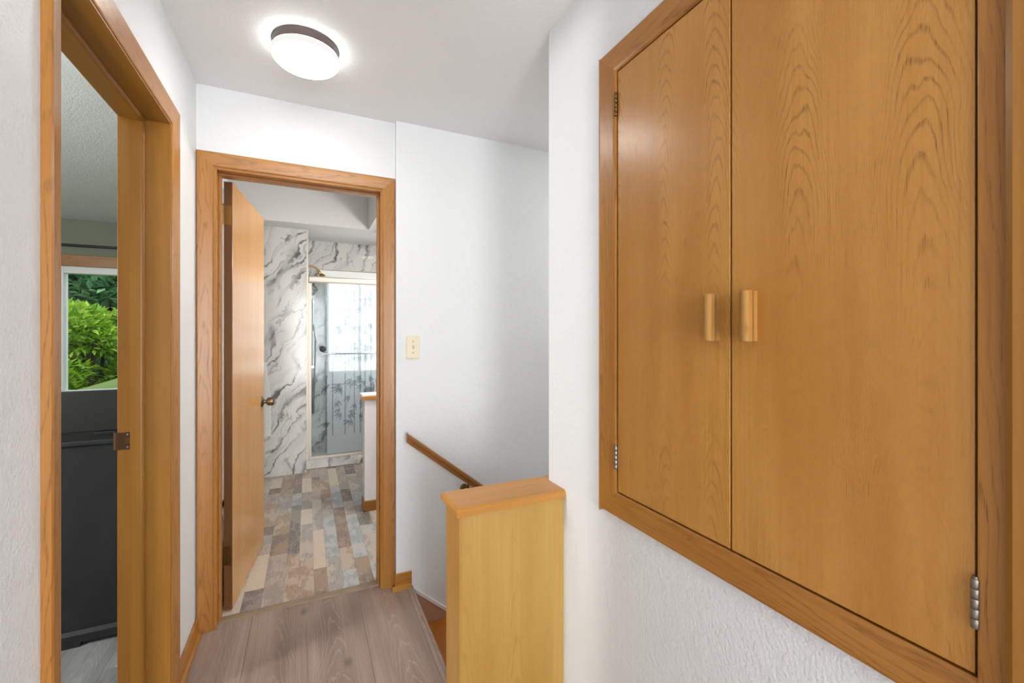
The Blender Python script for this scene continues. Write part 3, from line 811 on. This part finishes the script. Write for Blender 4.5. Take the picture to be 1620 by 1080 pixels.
# ================================================================== BEDROOM SEEN THROUGH THE LEFT DOORWAY
YW = 5.53
fl2 = box('floor_bedroom', -3.6, -.576, .2, YW, -.15, -.008, 'strip'); struct(fl2, 'grey plank floor of the bedroom')
k = 0; x = -3.6
while x < -.58:
    xb = min(x + .18, -.576); ya = .2 - .4 * (k % 3)
    while ya < YW:
        yb = min(ya + 1.2, YW)
        box('plank', x + .0004, xb - .0004, max(ya, .2) + .0004, yb - .0004, -.008, 0, 'bed_plank', fl2); ya += 1.2
    x += .18; k += 1
o = box('floor_doorway', -.576, -.44, 1.14, 1.89, -.15, 0, 'bed_plank'); struct(o)
o = box('ceiling_bedroom', -3.7, -.576, .1, YW + .12, ZC, ZC + .12, 'ceil'); struct(o)
o = boxes('wall_bedroom_back', [(-3.7, -2.16, YW, YW + .12, -.15, ZC), (-.95, -.60, YW, YW + .12, -.15, ZC), (-2.16, -.95, YW, YW + .12, -.15, .70), (-2.16, -.95, YW, YW + .12, 1.95, ZC)], 'sage'); struct(o, 'sage grey bedroom wall around the window')
o = boxes('wall_bedroom_left', [(-3.7, -3.6, .1, YW, -.15, ZC)], 'sage'); struct(o)
o = boxes('wall_bedroom_front', [(-3.6, -.576, .1, .2, -.15, ZC)], 'sage'); struct(o)
o = boxes('wall_bedroom_right', [(-.672, -.66, 2.295, YW, 0, ZC)], 'sage'); struct(o)
wn = empty('window_1', (-1.55, YW, .7)); struct(wn, 'bedroom window with white frame and oak head casing', 'window')
box('pane', -2.10, -.99, YW + .055, YW + .060, .76, 1.885, 'glass', wn)
for a in ((-2.16, -2.10, .70, 1.95), (-1.01, -.95, .70, 1.95), (-2.10, -1.01, .70, .76), (-2.10, -1.01, 1.885, 1.95)):
    box('frame', a[0], a[1], YW + .01, YW + .10, a[2], a[3], 'white_gloss', wn, .003)
box('head_casing', -2.24, -.87, YW - .02, YW, 1.95, 2.058, 'oak_x', wn, .003)
box('sill', -2.24, -.87, YW - .04, YW, .66, .70, 'oak_x', wn, .003)
cr = empty('curtain_rod', (-1.6, YW - .1, 2.14)); tag(cr, 'thin black curtain rod above the bedroom window', 'curtain rod')
tube('rod', [(-2.5, YW - .09, 2.136), (-.76, YW - .09, 2.136)], .0125, 'black', cr)
for bx in (-2.3, -.95): tube('bracket', [(bx, YW - .09, 2.136), (bx, YW, 2.136)], .008, 'black', cr)

# dresser (its side panel faces the doorway) and black chest on top
ds = empty('dresser', (-1.1, 2.7, 0)); tag(ds, 'charcoal painted dresser in the bedroom doorway', 'dresser')
box('body', -1.45, -.680, 2.425, 2.92, .06, .838, 'charcoal', ds, .003)
box('top', -1.46, -.676, 2.408, 2.935, .838, .858, 'charcoal', ds, .004)
prism('base_moulding', [(-1.46, 2.408, .0), (-1.46, 2.408, .05), (-1.46, 2.424, .062), (-1.46, 2.424, 0)], (.60, 0, 0), 'charcoal', ds)
prism('base_moulding', [(-.86, 2.408, .018), (-.86, 2.408, .05), (-.86, 2.424, .062), (-.86, 2.424, .018)], (.184, 0, 0), 'charcoal', ds)
box('foot', -1.45, -1.40, 2.43, 2.92, 0, .06, 'charcoal', ds); box('foot', -.73, -.68, 2.85, 2.92, 0, .06, 'charcoal', ds)
ch = empty('upright_board', (-1.05, 2.57, .858)); tag(ch, 'flat black board standing upright on the charcoal dresser', 'board')
box('panel', -1.42, -.69, 2.555, 2.580, .870, 1.052, 'black_wood', ch, .003)
box('foot', -1.30, -1.22, 2.53, 2.62, .858, .870, 'black_wood', ch, .002); box('foot', -.86, -.78, 2.53, 2.62, .858, .870, 'black_wood', ch, .002)

# ================================================================== OUTSIDE THE BEDROOM WINDOW
o = box('ground', -30, 20, 5.66, 45, -1.7, -1.6, 'lawn'); struct(o)


def foliage(name, blobs, n, ln, mat, parent, seed):
    rd = random.Random(seed); V = []; F = []
    tot = sum(b[3] * b[4] for b in blobs)
    for (cx, cy, cz, rx, rz) in blobs:
        for _ in range(int(n * rx * rz / tot)):
            th_, ph = rd.uniform(0, 2 * math.pi), math.acos(rd.uniform(-.6, 1)); s = rd.uniform(.72, 1.05)
            n0 = Vector((math.sin(ph) * math.cos(th_), math.sin(ph) * math.sin(th_), math.cos(ph)))
            p = Vector((cx + rx * s * n0.x, cy + rx * s * n0.y, cz + rz * s * n0.z))
            d = (n0 * .6 + Vector((rd.uniform(-1, 1), rd.uniform(-1, 1), rd.uniform(-.5, .9)))).normalized()
            sd = d.cross(Vector((rd.uniform(-.4, .4), rd.uniform(-.4, .4), 1))).normalized(); up = sd.cross(d)
            L = ln * rd.uniform(.7, 1.25); W = L * rd.uniform(.17, .24); i = len(V)
            V += [p, p + d * L * .45 + sd * W + up * W * .3, p + d * L, p + d * L * .45 - sd * W + up * W * .3, p + d * L * .5]
            F += [(i, i + 1, i + 4), (i + 1, i + 2, i + 4), (i + 2, i + 3, i + 4), (i + 3, i, i + 4)]
    me = bpy.data.meshes.new(name); me.from_pydata(V, [], F); me.materials.append(M[mat])
    o = bpy.data.objects.new(name, me); COL.objects.link(o); return put(o, parent)


def plant(kind, label, cat, base, blobs, n, ln, mat, trunk, seed, group=None):
    e = empty(kind, base); tag(e, label, cat, group)
    foliage('foliage', blobs, n, ln, mat, e, seed)
    bm = bmesh.new(); rd = random.Random(seed)
    for b in blobs:
        m = Vector((base[0] + (b[0] - base[0]) * .4, base[1] + (b[1] - base[1]) * .4, base[2] + (b[2] - base[2]) * .55))
        add_tube(bm, [base, m, (b[0], b[1], b[2])], trunk, 6)
    from_bm('trunk', bm, 'bark', e); return e


def cluster(c, r, k, br, seed, flat=.8):
    rd = random.Random(seed); out = []
    for _ in range(k):
        a = rd.uniform(0, 2 * math.pi); q = math.sqrt(rd.random()) * r
        out.append((c[0] + q * math.cos(a), c[1] + q * math.sin(a), c[2] + rd.uniform(-1, 1) * r * flat, br * rd.uniform(.7, 1.2), br * rd.uniform(.5, .8)))
    return out


plant('laurel_shrub', 'bright yellow green laurel shrub outside the bedroom window', 'shrub', (-3.15, 8.9, -1.6), cluster((-3.15, 8.9, .72), .95, 26, .42, 1, .95), 15000, .13, 'leaf_bright', .03, 1)
plant('laurel_shrub', 'mid green shrub just right of the bright laurel outside', 'shrub', (-.3, 9.4, -1.6), cluster((-.3, 9.4, .4), .95, 18, .42, 2, .9), 8000, .13, 'leaf_mid', .03, 2)
plant('laurel_shrub', 'mid green shrub left of the bright laurel outside', 'shrub', (-6.2, 7.9, -1.6), cluster((-6.2, 7.9, .3), .95, 18, .42, 3, .9), 8000, .13, 'leaf_mid', .03, 3)
plant('broadleaf_tree', 'deep green tree filling the window behind the bright laurel', 'tree', (-4.3, 11.6, -1.6), cluster((-4.3, 11.6, 2.2), 1.9, 40, .80, 4, .95), 26000, .24, 'leaf_dark', .025, 4)
plant('broadleaf_tree', 'deep green tree right of the one behind the laurel', 'tree', (1.3, 12.8, -1.6), cluster((1.3, 12.8, 2.2), 1.9, 26, .75, 5, .95), 8000, .22, 'leaf_dark', .06, 5)
plant('broadleaf_tree', 'deep green tree left of the one behind the laurel', 'tree', (-10.1, 12.8, -1.6), cluster((-10.1, 12.8, 2.2), 1.9, 26, .75, 6, .95), 8000, .22, 'leaf_dark', .06, 6)
# patio umbrella
pu = empty('patio_umbrella', (-1.35, 7.2, -1.6)); tag(pu, 'olive green patio umbrella below the shrubs outside the window', 'umbrella')
bm = bmesh.new(); ap = (-1.35, 7.2, 1.02); R0 = 1.55; n = 8
ring = [(-1.35 + R0 * math.cos(math.pi / 8 + 2 * math.pi * i / n), 7.2 + R0 * math.sin(math.pi / 8 + 2 * math.pi * i / n), .53) for i in range(n)]
a = bm.verts.new(ap); rv = [bm.verts.new(p) for p in ring]; lv = [bm.verts.new((p[0], p[1], p[2] - .06)) for p in ring]
for i in range(n): bm.faces.new((a, rv[i], rv[(i + 1) % n])); bm.faces.new((rv[i], lv[i], lv[(i + 1) % n], rv[(i + 1) % n]))
from_bm('canopy', bm, 'canopy', pu)
tube('pole', [(-1.35, 7.2, -1.55), (-1.35, 7.2, 1.06)], .022, 'bark', pu)
lathe('base', [(0, 0), (.25, 0), (.25, .05), (.05, .08), (0, .08)], (-1.35, 7.2, -1.6), (0, 0, 1), 'charcoal', pu)
for i in range(n): tube('rib', [(ap[0], ap[1], ap[2] - .04), (ring[i][0], ring[i][1], ring[i][2] - .012)], .007, 'bark', pu, seg=6)
